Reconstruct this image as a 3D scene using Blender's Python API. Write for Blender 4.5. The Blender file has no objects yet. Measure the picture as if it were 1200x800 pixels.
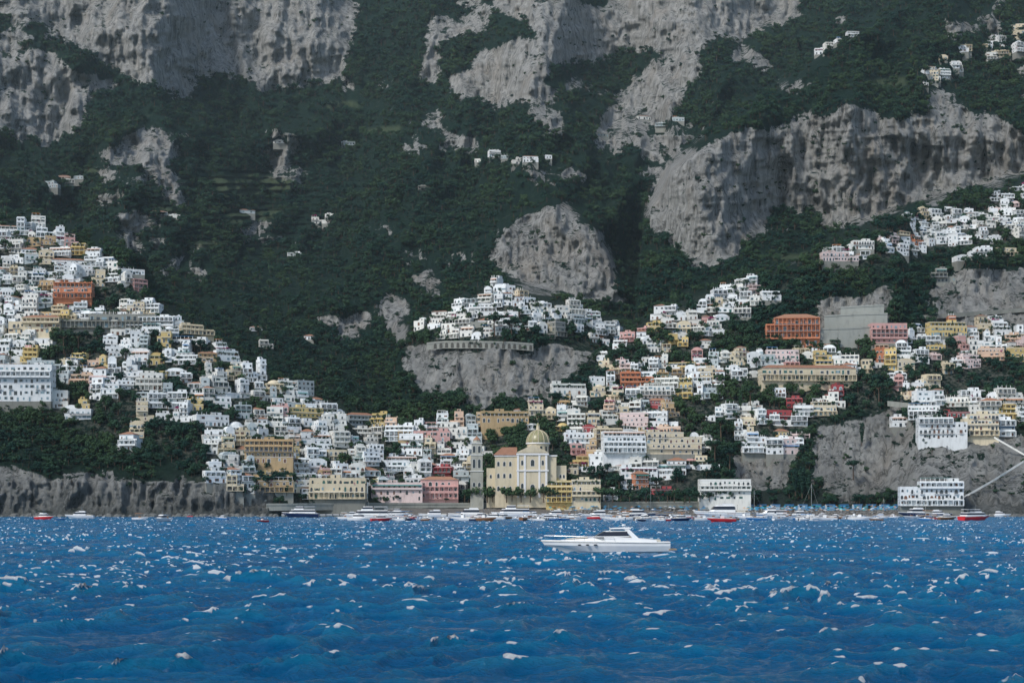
import bpy, math, random
import numpy as np
from mathutils import Vector, Matrix
random.seed(7); np.random.seed(7)
K=0.0006; CH=6.0; HV=593.0
scene=bpy.context.scene
def P(u,v,D): return ((u-600)*K*D, D, CH+(HV-v)*K*D)

# ------------------------------------------------------------ materials
def newmat(name):
    m=bpy.data.materials.new(name); m.use_nodes=True
    nt=m.node_tree; b=nt.nodes['Principled BSDF']; return m,nt,b
def N(nt,t,**kw):
    n=nt.nodes.new(t)
    for k,v in kw.items(): setattr(n,k,v)
    return n
def ramp(nt,fac,stops):
    r=N(nt,'ShaderNodeValToRGB'); el=r.color_ramp.elements
    while len(el)<len(stops): el.new(0.5)
    for e,(p,c) in zip(el,stops):
        e.position=p; e.color=(c[0],c[1],c[2],1) if hasattr(c,'__len__') else (c,c,c,1)
    nt.links.new(fac,r.inputs[0]); return r.outputs[0]
def mixc(nt,f,a,b,mode='MIX'):
    m=N(nt,'ShaderNodeMix',data_type='RGBA',blend_type=mode)
    for s,x in ((0,f),(6,a),(7,b)):
        if isinstance(x,(int,float)): m.inputs[s].default_value=x
        elif isinstance(x,tuple): m.inputs[s].default_value=(x[0],x[1],x[2],1)
        else: nt.links.new(x,m.inputs[s])
    return m.outputs[2]
def math_(nt,op,a,b=0.0,clamp=False):
    m=N(nt,'ShaderNodeMath',operation=op); m.use_clamp=clamp
    for i,x in enumerate((a,b)):
        if isinstance(x,(int,float)): m.inputs[i].default_value=x
        else: nt.links.new(x,m.inputs[i])
    return m.outputs[0]
def noise(nt,vec,scale,detail=4,rough=0.55,stretch=None):
    if stretch:
        mp=N(nt,'ShaderNodeMapping'); mp.inputs['Scale'].default_value=stretch
        nt.links.new(vec,mp.inputs[0]); vec=mp.outputs[0]
    n=N(nt,'ShaderNodeTexNoise'); n.inputs['Scale'].default_value=scale
    n.inputs['Detail'].default_value=detail; n.inputs['Roughness'].default_value=rough
    nt.links.new(vec,n.inputs['Vector']); return n.outputs['Fac']
def wall_mat(name,c,var=0.10,rough=0.85):
    m,nt,b=newmat(name)
    tc=N(nt,'ShaderNodeTexCoord'); oi=N(nt,'ShaderNodeObjectInfo')
    n1=noise(nt,tc.outputs['Object'],0.35,5,0.65,(1,1,0.35))
    n2=noise(nt,tc.outputs['Object'],2.2,3,0.6)
    d=tuple(x*0.62 for x in c)
    c1=mixc(nt,ramp(nt,n1,[(0.48,0.0),(0.80,1.0)]),c,d)
    c2=mixc(nt,math_(nt,'MULTIPLY',n2,0.2),c1,tuple(x*0.72 for x in c))
    r=math_(nt,'MULTIPLY_ADD',oi.outputs['Random'],var*2); nt.nodes[-1].inputs[2].default_value=1-var*1.4
    v=N(nt,'ShaderNodeHueSaturation'); nt.links.new(c2,v.inputs['Color']); nt.links.new(r,v.inputs['Value'])
    nt.links.new(v.outputs[0],b.inputs['Base Color']); b.inputs['Roughness'].default_value=rough
    b.inputs['Specular IOR Level'].default_value=0.2
    return m
def flat_mat(name,c,rough=0.6,spec=0.4,metal=0):
    m,nt,b=newmat(name)
    tc=N(nt,'ShaderNodeTexCoord')
    n1=noise(nt,tc.outputs['Object'],1.3,4)
    nt.links.new(mixc(nt,math_(nt,'MULTIPLY',n1,0.5),c,tuple(x*0.7 for x in c)),b.inputs['Base Color'])
    b.inputs['Roughness'].default_value=rough; b.inputs['Specular IOR Level'].default_value=spec; b.inputs['Metallic'].default_value=metal
    return m
WALLS={
 'white':wall_mat('plaster_white',(0.80,0.84,0.84)),
 'offwhite':wall_mat('plaster_offwhite',(0.75,0.76,0.71)),
 'cream':wall_mat('plaster_cream',(0.68,0.60,0.43)),
 'yellow':wall_mat('plaster_yellow',(0.66,0.52,0.23)),
 'ochre':wall_mat('plaster_ochre',(0.50,0.37,0.21)),
 'pink':wall_mat('plaster_pink',(0.60,0.37,0.34)),
 'peach':wall_mat('plaster_peach',(0.68,0.50,0.37)),
 'palepink':wall_mat('plaster_pale_pink',(0.70,0.57,0.54)),
 'orange':wall_mat('plaster_orange',(0.53,0.22,0.12)),
 'red':wall_mat('plaster_red',(0.34,0.07,0.075)),
 'stone':wall_mat('stone_wall',(0.27,0.28,0.25),0.18),
 'grey':wall_mat('plaster_grey',(0.48,0.55,0.56)),
}
M_WIN=flat_mat('window_glass',(0.03,0.045,0.055),0.2,0.5)
M_SHUT=flat_mat('shutter_green',(0.03,0.12,0.10))
M_SHUTB=flat_mat('shutter_brown',(0.16,0.08,0.05))
M_SHUTL=flat_mat('shutter_grey_blue',(0.22,0.32,0.36))
M_TRIM=flat_mat('trim_white',(0.80,0.80,0.78))
M_TILE=wall_mat('roof_tile',(0.36,0.19,0.12))
M_ROOF=wall_mat('roof_screed',(0.46,0.48,0.47))
M_RAIL=flat_mat('railing_iron',(0.12,0.13,0.14),0.5)
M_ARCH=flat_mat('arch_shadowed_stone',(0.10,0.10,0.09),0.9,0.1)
M_AWN=[flat_mat('awning_green',(0.03,0.22,0.20)),flat_mat('awning_orange',(0.55,0.2,0.05)),flat_mat('awning_blue',(0.05,0.2,0.42)),flat_mat('awning_white',(0.75,0.75,0.72))]
M_PLANT=flat_mat('terrace_plants',(0.03,0.08,0.04),0.8,0.1)
M_BOUG=flat_mat('bougainvillea',(0.30,0.03,0.13),0.8,0.1)

def foliage(name,c1,c2,c3):
    m,nt,b=newmat(name)
    oi=N(nt,'ShaderNodeObjectInfo'); g=N(nt,'ShaderNodeNewGeometry')
    base=ramp(nt,oi.outputs['Random'],[(0.0,c1),(0.6,c2),(1.0,c3)])
    ln=noise(nt,oi.outputs['Location'],0.011,5,0.65)
    base=mixc(nt,ramp(nt,ln,[(0.44,0.0),(0.60,0.8)]),base,tuple(x*f for x,f in zip(c3,(1.35,1.2,0.9))))
    col=mixc(nt,math_(nt,'MULTIPLY',g.outputs['Random Per Island'],0.4),base,tuple(x*0.5 for x in c1))
    nt.links.new(col,b.inputs['Base Color']); b.inputs['Roughness'].default_value=0.7
    b.inputs['Specular IOR Level'].default_value=0.12
    return m
M_LEAF=foliage('foliage',(0.010,0.042,0.033),(0.018,0.060,0.038),(0.044,0.088,0.043))
M_LEAFD=foliage('foliage_dark',(0.008,0.031,0.028),(0.013,0.043,0.031),(0.025,0.062,0.037))
M_BARK=flat_mat('bark',(0.10,0.07,0.05),0.9,0.1)

# ------------------------------------------------------------ mesh builder
class MB:
    def __init__(s): s.v=[];s.f=[];s.m=[];s.mats=[]
    def mi(s,mat):
        if mat not in s.mats: s.mats.append(mat)
        return s.mats.index(mat)
    def poly(s,pts,mat):
        n=len(s.v); s.v+=[tuple(p) for p in pts]; s.f.append(tuple(range(n,n+len(pts)))); s.m.append(s.mi(mat))
    def box(s,x0,x1,y0,y1,z0,z1,mat,top=None):
        n=len(s.v)
        s.v+=[(x0,y0,z0),(x1,y0,z0),(x1,y1,z0),(x0,y1,z0),(x0,y0,z1),(x1,y0,z1),(x1,y1,z1),(x0,y1,z1)]
        i=s.mi(mat); t=s.mi(top) if top else i
        for q,mm in (((0,1,5,4),i),((1,2,6,5),i),((2,3,7,6),i),((3,0,4,7),i),((4,5,6,7),t),((3,2,1,0),i)):
            s.f.append(tuple(n+k for k in q)); s.m.append(mm)
    def loft(s,rings,mat,close=True,cap=True):
        n=len(s.v); k=len(rings[0]); i=s.mi(mat)
        for r in rings: s.v+=[tuple(p) for p in r]
        for a in range(len(rings)-1):
            for b in range(k if close else k-1):
                c=(b+1)%k
                s.f.append((n+a*k+b,n+a*k+c,n+(a+1)*k+c,n+(a+1)*k+b)); s.m.append(i)
        if cap:
            s.f.append(tuple(n+b for b in reversed(range(k)))); s.m.append(i)
            s.f.append(tuple(n+(len(rings)-1)*k+b for b in range(k))); s.m.append(i)
    def cyl(s,x,y,z0,z1,r0,r1,mat,n=10):
        s.loft([[(x+r*math.cos(2*math.pi*i/n),y+r*math.sin(2*math.pi*i/n),z) for i in range(n)] for r,z in ((r0,z0),(r1,z1))],mat)
    def rod(s,a,b,r,mat,n=5):
        a=Vector(a);b=Vector(b);d=(b-a).normalized()
        q=d.orthogonal().normalized(); w=d.cross(q)
        s.loft([[tuple(c+q*r*math.cos(2*math.pi*i/n)+w*r*math.sin(2*math.pi*i/n)) for i in range(n)] for c in (a,b)],mat)
    def obj(s,name,loc=(0,0,0),rot=0,smooth=False,parent=None):
        me=bpy.data.meshes.new(name); me.from_pydata(s.v,[],s.f)
        for m in s.mats: me.materials.append(m)
        me.polygons.foreach_set('material_index',s.m)
        if smooth: me.polygons.foreach_set('use_smooth',[True]*len(s.f))
        me.update()
        o=bpy.data.objects.new(name,me); scene.collection.objects.link(o)
        o.location=loc; o.rotation_euler=(0,0,rot)
        if parent: o.parent=parent
        return o

# ------------------------------------------------------------ noise
def _h(ix,iy,s):
    n=(ix.astype(np.int64)*374761393+iy.astype(np.int64)*668265263+s*974634777)&0x7fffffff
    n=((n^(n>>13))*1274126177)&0x7fffffff
    return ((n^(n>>16))&0xffff)/65535.0
def vn(x,y,s=0):
    ix=np.floor(x);iy=np.floor(y);fx=x-ix;fy=y-iy
    fx=fx*fx*fx*(fx*(fx*6-15)+10);fy=fy*fy*fy*(fy*(fy*6-15)+10)
    a=_h(ix,iy,s);b=_h(ix+1,iy,s);c=_h(ix,iy+1,s);d=_h(ix+1,iy+1,s)
    return (a*(1-fx)+b*fx)*(1-fy)+(c*(1-fx)+d*fx)*fy
def fbm(x,y,s=0,o=4,g=0.5):
    t=0;a=1;n=0
    for i in range(o):
        t=t+a*(vn(x*2**i+i*17.3,y*2**i+i*9.1,s+i)-0.5)*2;n+=a;a*=g
    return t/n
def ridged(x,y,s=0,o=4):
    t=0;a=1;n=0
    for i in range(o):
        t=t+a*(1-np.abs(vn(x*2**i+i*7.7,y*2**i+i*3.1,s+i)-0.5)*2);n+=a;a*=0.5
    return t/n
def blur(A,r,ax):
    if r<1: return A
    pad=[(0,0),(0,0)];pad[ax]=(r+1,r)
    c=np.cumsum(np.pad(A,pad,mode='edge'),axis=ax)
    n=A.shape[ax]
    return (np.take(c,range(2*r+1,2*r+1+n),axis=ax)-np.take(c,range(0,n),axis=ax))/(2*r+1)
def inpoly(U,V,poly):
    r=np.zeros(U.shape,bool);n=len(poly)
    for i in range(n):
        x1,y1=poly[i];x2,y2=poly[(i+1)%n]
        if y1==y2: continue
        c=((y1>V)!=(y2>V))&(U<(x2-x1)*(V-y1)/(y2-y1)+x1)
        r^=c
    return r

# ------------------------------------------------------------ terrain
du,dv=2.0,1.5
us=np.arange(-500,1701,du); vs=np.arange(614,-281,-dv)
U,V=np.meshgrid(us,vs)
ROCK=[
 [(-200,-60),(415,-60),(415,58),(384,98),(330,104),(255,82),(190,98),(130,94),(95,58),(40,24),(-200,12)],
 [(-200,52),(0,63),(62,58),(109,110),(99,142),(60,170),(15,160),(-200,130)],
 [(115,178),(168,145),(195,158),(222,240),(196,232),(176,200),(128,194)],
 [(522,95),(570,58),(600,44),(650,75),(645,110),(668,155),(640,160),(600,120),(540,114)],
 [(688,165),(720,105),(770,64),(820,56),(808,110),(768,158),(720,190)],
 [(590,-60),(640,5),(700,14),(760,-60),(970,-60),(930,16),(885,44),(800,66),(750,52),(690,78),(640,64),(585,20)],
 [(498,70),(520,80),(518,100),(500,104)],
 [(752,255),(780,190),(850,154),(960,132),(1000,124),(1050,150),(1100,124),(1160,136),(1200,152),(1400,132),(1400,210),(1200,216),(1130,234),(1060,242),(1000,270),(960,263),(930,241),(885,276),(860,308),(800,316),(770,280)],
 [(570,308),(605,258),(650,232),(695,265),(735,335),(730,360),(640,356),(600,335)],
 [(475,405),(700,412),(668,448),(645,466),(560,472),(478,460)],
 [(475,320),(512,315),(524,340),(490,350)],[(447,340),(480,346),(473,398),(448,395)],[(382,368),(435,370),(428,402),(388,402)],
 [(1075,340),(1130,316),(1400,306),(1400,374),(1098,386)],
 [(950,500),(1050,476),(1080,545),(1062,585),(975,585),(945,560)],
 [(1060,528),(1180,505),(1400,515),(1400,620),(1120,620),(1060,588)],
 [(860,528),(930,528),(925,575),(868,580)],
 [(-600,556),(120,552),(312,570),(318,630),(-600,630)],
 [(955,350),(1045,343),(1045,408),(955,408)],
 [(130,245),(165,250),(170,292),(150,292)],
]
wu=U+14*fbm(U/28,V/28,11,3)+5*fbm(U/8,V/8,21,2); wv=V+14*fbm(U/28,V/28,12,3)+5*fbm(U/8,V/8,22,2)
rock=np.zeros(U.shape)
for p in ROCK: rock=np.maximum(rock,inpoly(wu,wv,p).astype(float))
oc=np.clip((fbm(U/55,V/34,31,4)-0.30)/0.2,0,0.75)*(V<330)
rock=np.maximum(rock,oc)
rock=blur(blur(rock,3,0),3,1)
brk=fbm(U/26+0.3*V/26,V/11,33,5,0.6)
rock_vis=np.clip(rock+0.42*brk,0,1)*(rock>0.04)
rock_vis=np.where(V>540,np.maximum(rock_vis,rock),rock_vis)
FIELD=[[(250,206),(300,202),(347,213),(346,222),(300,229),(256,231)],[(268,250),(330,246),(333,256),(270,261)],[(178,241),(222,244),(220,250),(180,249)],[(905,300),(945,296),(948,303),(905,306)],[(225,282),(262,284),(260,290),(226,289)],[(430,150),(470,148),(472,156),(432,158)],[(90,200),(115,198),(116,205),(92,206)],[(380,120),(420,118),(424,126),(384,128)],[(1020,95),(1060,90),(1064,100),(1024,104)]]
wu2=U+4*fbm(U/12,V/12,15,2); wv2=V+3*fbm(U/12,V/12,16,2)
field=np.zeros(U.shape)
for p in FIELD: field=np.maximum(field,inpoly(wu2,wv2,p).astype(float))
field=blur(blur(field,1,0),1,1)

TOWN={
 'LT':[(-260,255),(0,262),(80,275),(90,295),(150,305),(162,340),(240,395),(300,435),(380,470),(430,505),(430,588),(300,582),(245,572),(205,525),(130,512),(50,482),(0,476),(-260,470)],
 'CT':[(430,505),(500,492),(560,500),(640,480),(640,588),(330,588),(330,575),(430,560)],
 'KN':[(468,402),(484,386),(500,374),(560,348),(590,336),(640,352),(700,374),(730,386),(745,398),(700,408),(630,395),(560,404)],
 'R1':[(950,308),(1000,280),(1050,264),(1100,250),(1150,240),(1200,220),(1420,185),(1420,262),(1200,282),(1100,296),(1010,310)],
 'R2':[(690,432),(735,395),(760,375),(800,360),(860,338),(925,322),(930,334),(875,355),(852,382),(835,402),(820,440),(700,445)],
 'R3':[(560,588),(600,505),(640,480),(700,445),(830,425),(890,415),(960,412),(1040,400),(1070,385),(1200,386),(1420,380),(1420,480),(1200,495),(1165,515),(1090,515),(1075,472),(1000,478),(950,500),(930,532),(860,530),(838,500),(825,545),(820,575),(700,588)],
}
EXCL=[[(55,392),(105,388),(110,418),(60,418)],[(95,345),(172,345),(172,366),(95,366)],[(110,470),(160,470),(160,512),(110,512)],[(160,500),(245,500),(245,560),(160,560)],
 [(845,460),(905,450),(905,480),(845,480)],[(980,445),(1050,440),(1050,475),(980,475)],[(893,395),(1048,395),(1048,412),(893,412)],[(568,505),(665,505),(665,588),(548,588)],
 [(1100,440),(1200,425),(1200,440),(1110,455)]]
town=np.zeros(U.shape)
for p in TOWN.values(): town=np.maximum(town,inpoly(U,V,p).astype(float))
townb=town.copy()
for _ in range(2): townb=blur(blur(townb,6,0),6,1)

def prof(u,pts): 
    a=np.array(pts,float); return np.interp(u,a[:,0],a[:,1])
def fbeach(v): return np.where(v>595,870-(v-595)*3.6,870.0)
rb=blur(blur(rock,14,1),3,0)
s=(3.1-2.2*rb)*np.ones(U.shape)
s=np.where(V>480,1.25,s)
s=np.where(V>595,0,s)
B=fbeach(V)+np.cumsum(s*dv,axis=0)
B=blur(B,22,1)
B=B*(1-0.13*np.clip((420-U)/420,0,1)*np.clip((500-V)/300,0,1))
B+=190*np.exp(-((U-745)/32)**2)*np.clip((400-V)/60,0,1)*np.clip((V-140)/80,0,1)
D=B.copy()
def add_layer(D,vsil,Dl,soft=2.5):
    w=1/(1+np.exp(-np.clip((V-vsil)/soft,-30,30)))
    return D*(1-w)+np.minimum(D,Dl)*w
wob=6*fbm(U/30,V*0,41,3)
Dm=1500+np.maximum(0,330-V)*1.9
D=add_layer(D,prof(U,[(560,700),(640,330),(690,160),(740,100),(800,62),(850,25),(920,-40),(1000,-150),(1700,-300)])+wob,Dm+60*fbm(U/60,V/60,5,3))
Dk2=1210+np.maximum(0,420-V)*0.9+0.012*(U-650)**2*0.5
D=add_layer(D,prof(U,[(380,520),(450,400),(520,325),(560,292),(600,256),(640,230),(690,255),(730,325),(748,372),(775,500),(790,700)])+wob,Dk2)
sR=2.6-2.35*rb; sR=np.where(V>330,1.0,sR)
R2=930+np.cumsum(np.where(V>595,0,sR)*dv,axis=0)+0*U
R2=blur(R2,12,1)
D=add_layer(D,prof(U,[(700,700),(738,420),(748,330),(756,255),(785,195),(850,150),(900,110),(950,72),(1000,35),(1060,0),(1200,-80),(1700,-300)])+wob,R2)
Kn=880+np.maximum(0,595-V)*0.62+0.0035*(U-590)**2*np.clip((500-V)/100,0,1)
D=add_layer(D,prof(U,[(420,640),(452,500),(466,400),(484,380),(500,368),(560,342),(590,330),(640,346),(700,368),(735,382),(752,400),(775,470),(800,640)])+0.5*wob,Kn)
bch=np.clip((1075-U)/20,0,1)
Rh=(fbeach(V)*bch+(812+np.maximum(0,605-V)*0.45)*(1-bch))+np.maximum(0,595-V)*np.where(bch>0.5,0.72,0.62)-0.03*np.maximum(0,U-900)
Rh=blur(Rh,6,1)
D=add_layer(D,prof(U,[(560,640),(640,480),(700,432),(740,385),(800,352),(860,330),(925,312),(960,288),(1000,268),(1050,252),(1200,208),(1700,110)])+0.3*wob,Rh)
Lh=806+np.where(V>565,(605-V)*0.25,10+(565-V)*0.84)+0.32*np.maximum(0,U-250)-0.02*np.maximum(0,200-U)
D=add_layer(D,prof(U,[(-500,235),(0,252),(80,265),(150,290),(158,328),(240,388),(300,430),(400,488),(450,540),(480,640),(500,700)])+0.3*wob,Lh)
wild=np.clip(1-townb*1.4,0,1)*np.clip((604-V)/12,0,1)
far=np.clip((D-900)/600,0.16,1.3)
big=(ridged(U/150+0.35*V/150,V/260,51,3)-0.6)*160+(ridged(U/60-0.3*V/60,V/100,52,4)-0.6)*100+(ridged(U/26+0.25*V/26,V/60,59,3)-0.6)*34
D=D-wild*far*big*(1-0.50*rb)
small=fbm(U/16,V/14,53,4)*12
D=D-wild*np.clip(far,0.25,1)*small*(0.6+0.3*rock)
cleft=ridged(U/26+0.9*fbm(U/50,V/60,60,3),V/140,54,6)
stri=(cleft-0.62)*38+(np.abs(fbm(U/10,V/60,57,4,0.6)))*-22+(ridged(U/80,V/17+fbm(U/50,V/50,61,2),55,4)-0.6)*14+fbm(U/5,V/9,58,2)*3
D=D-np.clip(rock*1.3,0,1)*wild*np.clip(far,0.4,1)*stri
tz=np.clip(1-np.abs(V-235)/95,0,1)*np.clip(1-np.abs(U-300)/210,0,1)*(1-rock)
D+=np.clip(tz*1.6,0,1)*((V/8.0+0.5*fbm(U/60,V/60,90,2))%1.0-0.5)*-16
D+=townb*fbm(U/40,V/40,56,2)*4*np.clip((595-V)/20,0,1)
Xg=(U-600)*K*D; Zg=CH+(HV-V)*K*D
nv,nu=U.shape
co=np.stack([Xg,D,Zg],-1).reshape(-1,3)
idx=np.arange(nv*nu).reshape(nv,nu)
def grid_mesh(name,co,idx):
    q=np.stack([idx[:-1,:-1],idx[:-1,1:],idx[1:,1:],idx[1:,:-1]],-1).reshape(-1,4)
    me=bpy.data.meshes.new(name)
    me.vertices.add(len(co)); me.vertices.foreach_set('co',co.astype(np.float32).ravel())
    me.loops.add(q.size); me.loops.foreach_set('vertex_index',q.astype(np.int32).ravel())
    me.polygons.add(len(q)); me.polygons.foreach_set('loop_start',np.arange(0,q.size,4,dtype=np.int32))
    me.update(calc_edges=True)
    me.polygons.foreach_set('use_smooth',np.ones(len(q),bool))
    return me
me=grid_mesh('mountain_terrain',co,idx)
def addattr(me,name,arr):
    a=me.attributes.new(name,'FLOAT','POINT'); a.data.foreach_set('value',arr.astype(np.float32).ravel())
sand=((V>594.5)&(U>330)&(U<1062)).astype(float)
addattr(me,'rock',rock_vis); addattr(me,'town',townb); addattr(me,'sand',blur(sand,1,1)); addattr(me,'field',field)
terr=bpy.data.objects.new('mountain_terrain',me); scene.collection.objects.link(terr)
m,nt,b=newmat('terrain')
tc=N(nt,'ShaderNodeTexCoord'); o=tc.outputs['Object']
def attr(nt,n): a=N(nt,'ShaderNodeAttribute'); a.attribute_name=n; return a.outputs['Fac']
ar,at,asd,afl=attr(nt,'rock'),attr(nt,'town'),attr(nt,'sand'),attr(nt,'field')
nA=noise(nt,o,0.02,8,0.65,(1,1,0.35)); nB=noise(nt,o,0.14,10,0.78,(1,1,0.15)); nC=noise(nt,o,0.06,9,0.7); nD=noise(nt,o,0.35,5,0.65)
nE=noise(nt,o,0.09,7,0.75,(0.35,0.35,2.4)); nF=noise(nt,o,0.035,6,0.7,(1,1,0.12))
nG=noise(nt,o,0.040,7,0.62,(1,1,0.16)); nH=noise(nt,o,0.028,7,0.65,(0.5,0.5,1.8))
rockc=ramp(nt,nB,[(0.34,(0.13,0.137,0.135)),(0.43,(0.32,0.33,0.315)),(0.53,(0.48,0.49,0.465)),(0.70,(0.60,0.605,0.58))])
rockc=mixc(nt,ramp(nt,nE,[(0.54,0.0),(0.70,0.45)]),rockc,(0.21,0.215,0.205))
rockc=mixc(nt,ramp(nt,nF,[(0.50,0.0),(0.64,0.55)]),rockc,(0.21,0.218,0.21))
rockc=mixc(nt,ramp(nt,nA,[(0.52,0.0),(0.72,0.45)]),rockc,(0.40,0.33,0.245))
crk=math_(nt,'ABSOLUTE',math_(nt,'SUBTRACT',nG,0.5))
rockc=mixc(nt,ramp(nt,crk,[(0.0,0.75),(0.018,0.0)]),rockc,(0.07,0.075,0.07))
veg=ramp(nt,nD,[(0.3,(0.007,0.022,0.018)),(0.55,(0.014,0.040,0.027)),(0.75,(0.028,0.058,0.034))])  # ground greens kept darker than the leaves, shade under the trees put into colour
veg=mixc(nt,ramp(nt,nC,[(0.58,0.0),(0.72,0.6)]),veg,(0.11,0.12,0.075))
geo=N(nt,'ShaderNodeNewGeometry'); sx=N(nt,'ShaderNodeSeparateXYZ'); nt.links.new(geo.outputs['Normal'],sx.inputs[0])
ledge=ramp(nt,math_(nt,'ADD',sx.outputs[2],math_(nt,'MULTIPLY',nD,0.3)),[(0.88,0.0),(1.02,1.0)])
lh=ramp(nt,math_(nt,'ABSOLUTE',math_(nt,'SUBTRACT',nH,0.5)),[(0.0,1.0),(0.024,0.0)])
rf=math_(nt,'ADD',ar,math_(nt,'MULTIPLY',math_(nt,'SUBTRACT',nC,0.5),1.8))
rf=math_(nt,'SUBTRACT',rf,math_(nt,'MULTIPLY',ledge,0.42))
rf=math_(nt,'SUBTRACT',rf,math_(nt,'MULTIPLY',lh,0.36))
rf=ramp(nt,rf,[(0.38,0.0),(0.54,1.0)])
c=mixc(nt,rf,veg,rockc)
c=mixc(nt,math_(nt,'MULTIPLY',afl,ramp(nt,nD,[(0.3,0.9),(0.7,0.5)])),c,(0.11,0.15,0.08))
c=mixc(nt,math_(nt,'MULTIPLY',at,math_(nt,'MULTIPLY',ramp(nt,nD,[(0.45,0.0),(0.6,1.0)]),0.7)),c,(0.22,0.22,0.19))
c=mixc(nt,asd,c,(0.32,0.30,0.27))
sz=N(nt,'ShaderNodeSeparateXYZ'); nt.links.new(o,sz.inputs[0])
wet=ramp(nt,math_(nt,'ADD',math_(nt,'MULTIPLY',sz.outputs[2],0.02),math_(nt,'MULTIPLY',nB,0.5)),[(0.26,0.85),(0.42,0.45),(0.80,0.0)])
c=mixc(nt,math_(nt,'MULTIPLY',wet,math_(nt,'SUBTRACT',1.0,asd)),c,(0.07,0.082,0.078))
nt.links.new(c,b.inputs['Base Color']); b.inputs['Roughness'].default_value=0.95; b.inputs['Specular IOR Level'].default_value=0.1
bp=N(nt,'ShaderNodeBump'); bp.inputs['Strength'].default_value=1.0; bp.inputs['Distance'].default_value=10.0
nt.links.new(math_(nt,'ADD',nB,math_(nt,'MULTIPLY',nE,0.5)),bp.inputs['Height']); nt.links.new(bp.outputs[0],b.inputs['Normal'])
me.materials.append(m)
def Dat(u,v):
    fu=(u-us[0])/du; fv=(vs[0]-v)/dv
    i=int(min(max(fv,0),nv-2)); j=int(min(max(fu,0),nu-2)); a=min(max(fv-i,0),1); c=min(max(fu-j,0),1)
    return (D[i,j]*(1-c)+D[i,j+1]*c)*(1-a)+(D[i+1,j]*(1-c)+D[i+1,j+1]*c)*a
def at_(A,u,v):
    i=int(min(max((vs[0]-v)/dv,0),nv-1)); j=int(min(max((u-us[0])/du,0),nu-1)); return A[i,j]

# ------------------------------------------------------------ houses
def add_window(mb,face,s,z,w,h,arch,frame,mat,shut=None):
    def mp(a,zz,off):
        k,c=face
        if k=='f': return (a,c-off,zz)
        if k=='r': return (c+off,a,zz)
        return (c-off,a,zz)
    def shape(w,h,off,z):
        if not arch: return [mp(s-w/2,z,off),mp(s+w/2,z,off),mp(s+w/2,z+h,off),mp(s-w/2,z+h,off)]
        pts=[mp(s-w/2,z,off),mp(s+w/2,z,off)]; r=w/2; zc=z+h-r
        for i in range(5): 
            a=math.pi*i/4; pts.append(mp(s+r*math.cos(a),zc+r*math.sin(a),off))
        return pts
    if frame: mb.poly(shape(w+0.35,h+0.35,0.03,z-0.12),frame)
    mb.poly(shape(w,h,0.06,z),mat)
    if shut:
        for sg in (-1,1):
            a=s+sg*(w*0.5+0.28)
            mb.poly([mp(a-0.26,z,0.1),mp(a+0.26,z,0.1),mp(a+0.26,z+h,0.1),mp(a-0.26,z+h,0.1)],shut)
def rail(mb,x0,x1,y,z,depth,R):
    mb.box(x0,x1,y-depth,y-depth+0.06,z+0.95,z+1.03,M_RAIL)
    n=int((x1-x0)/0.45)+1
    for i in range(n+1):
        x=x0+(x1-x0)*i/max(n,1); mb.box(x-0.03,x+0.03,y-depth,y-depth+0.05,z,z+0.95,M_RAIL)
    for x in (x0,x1): mb.box(x-0.03,x+0.03,y-depth+0.06,y,z+0.95,z+1.02,M_RAIL)
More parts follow.
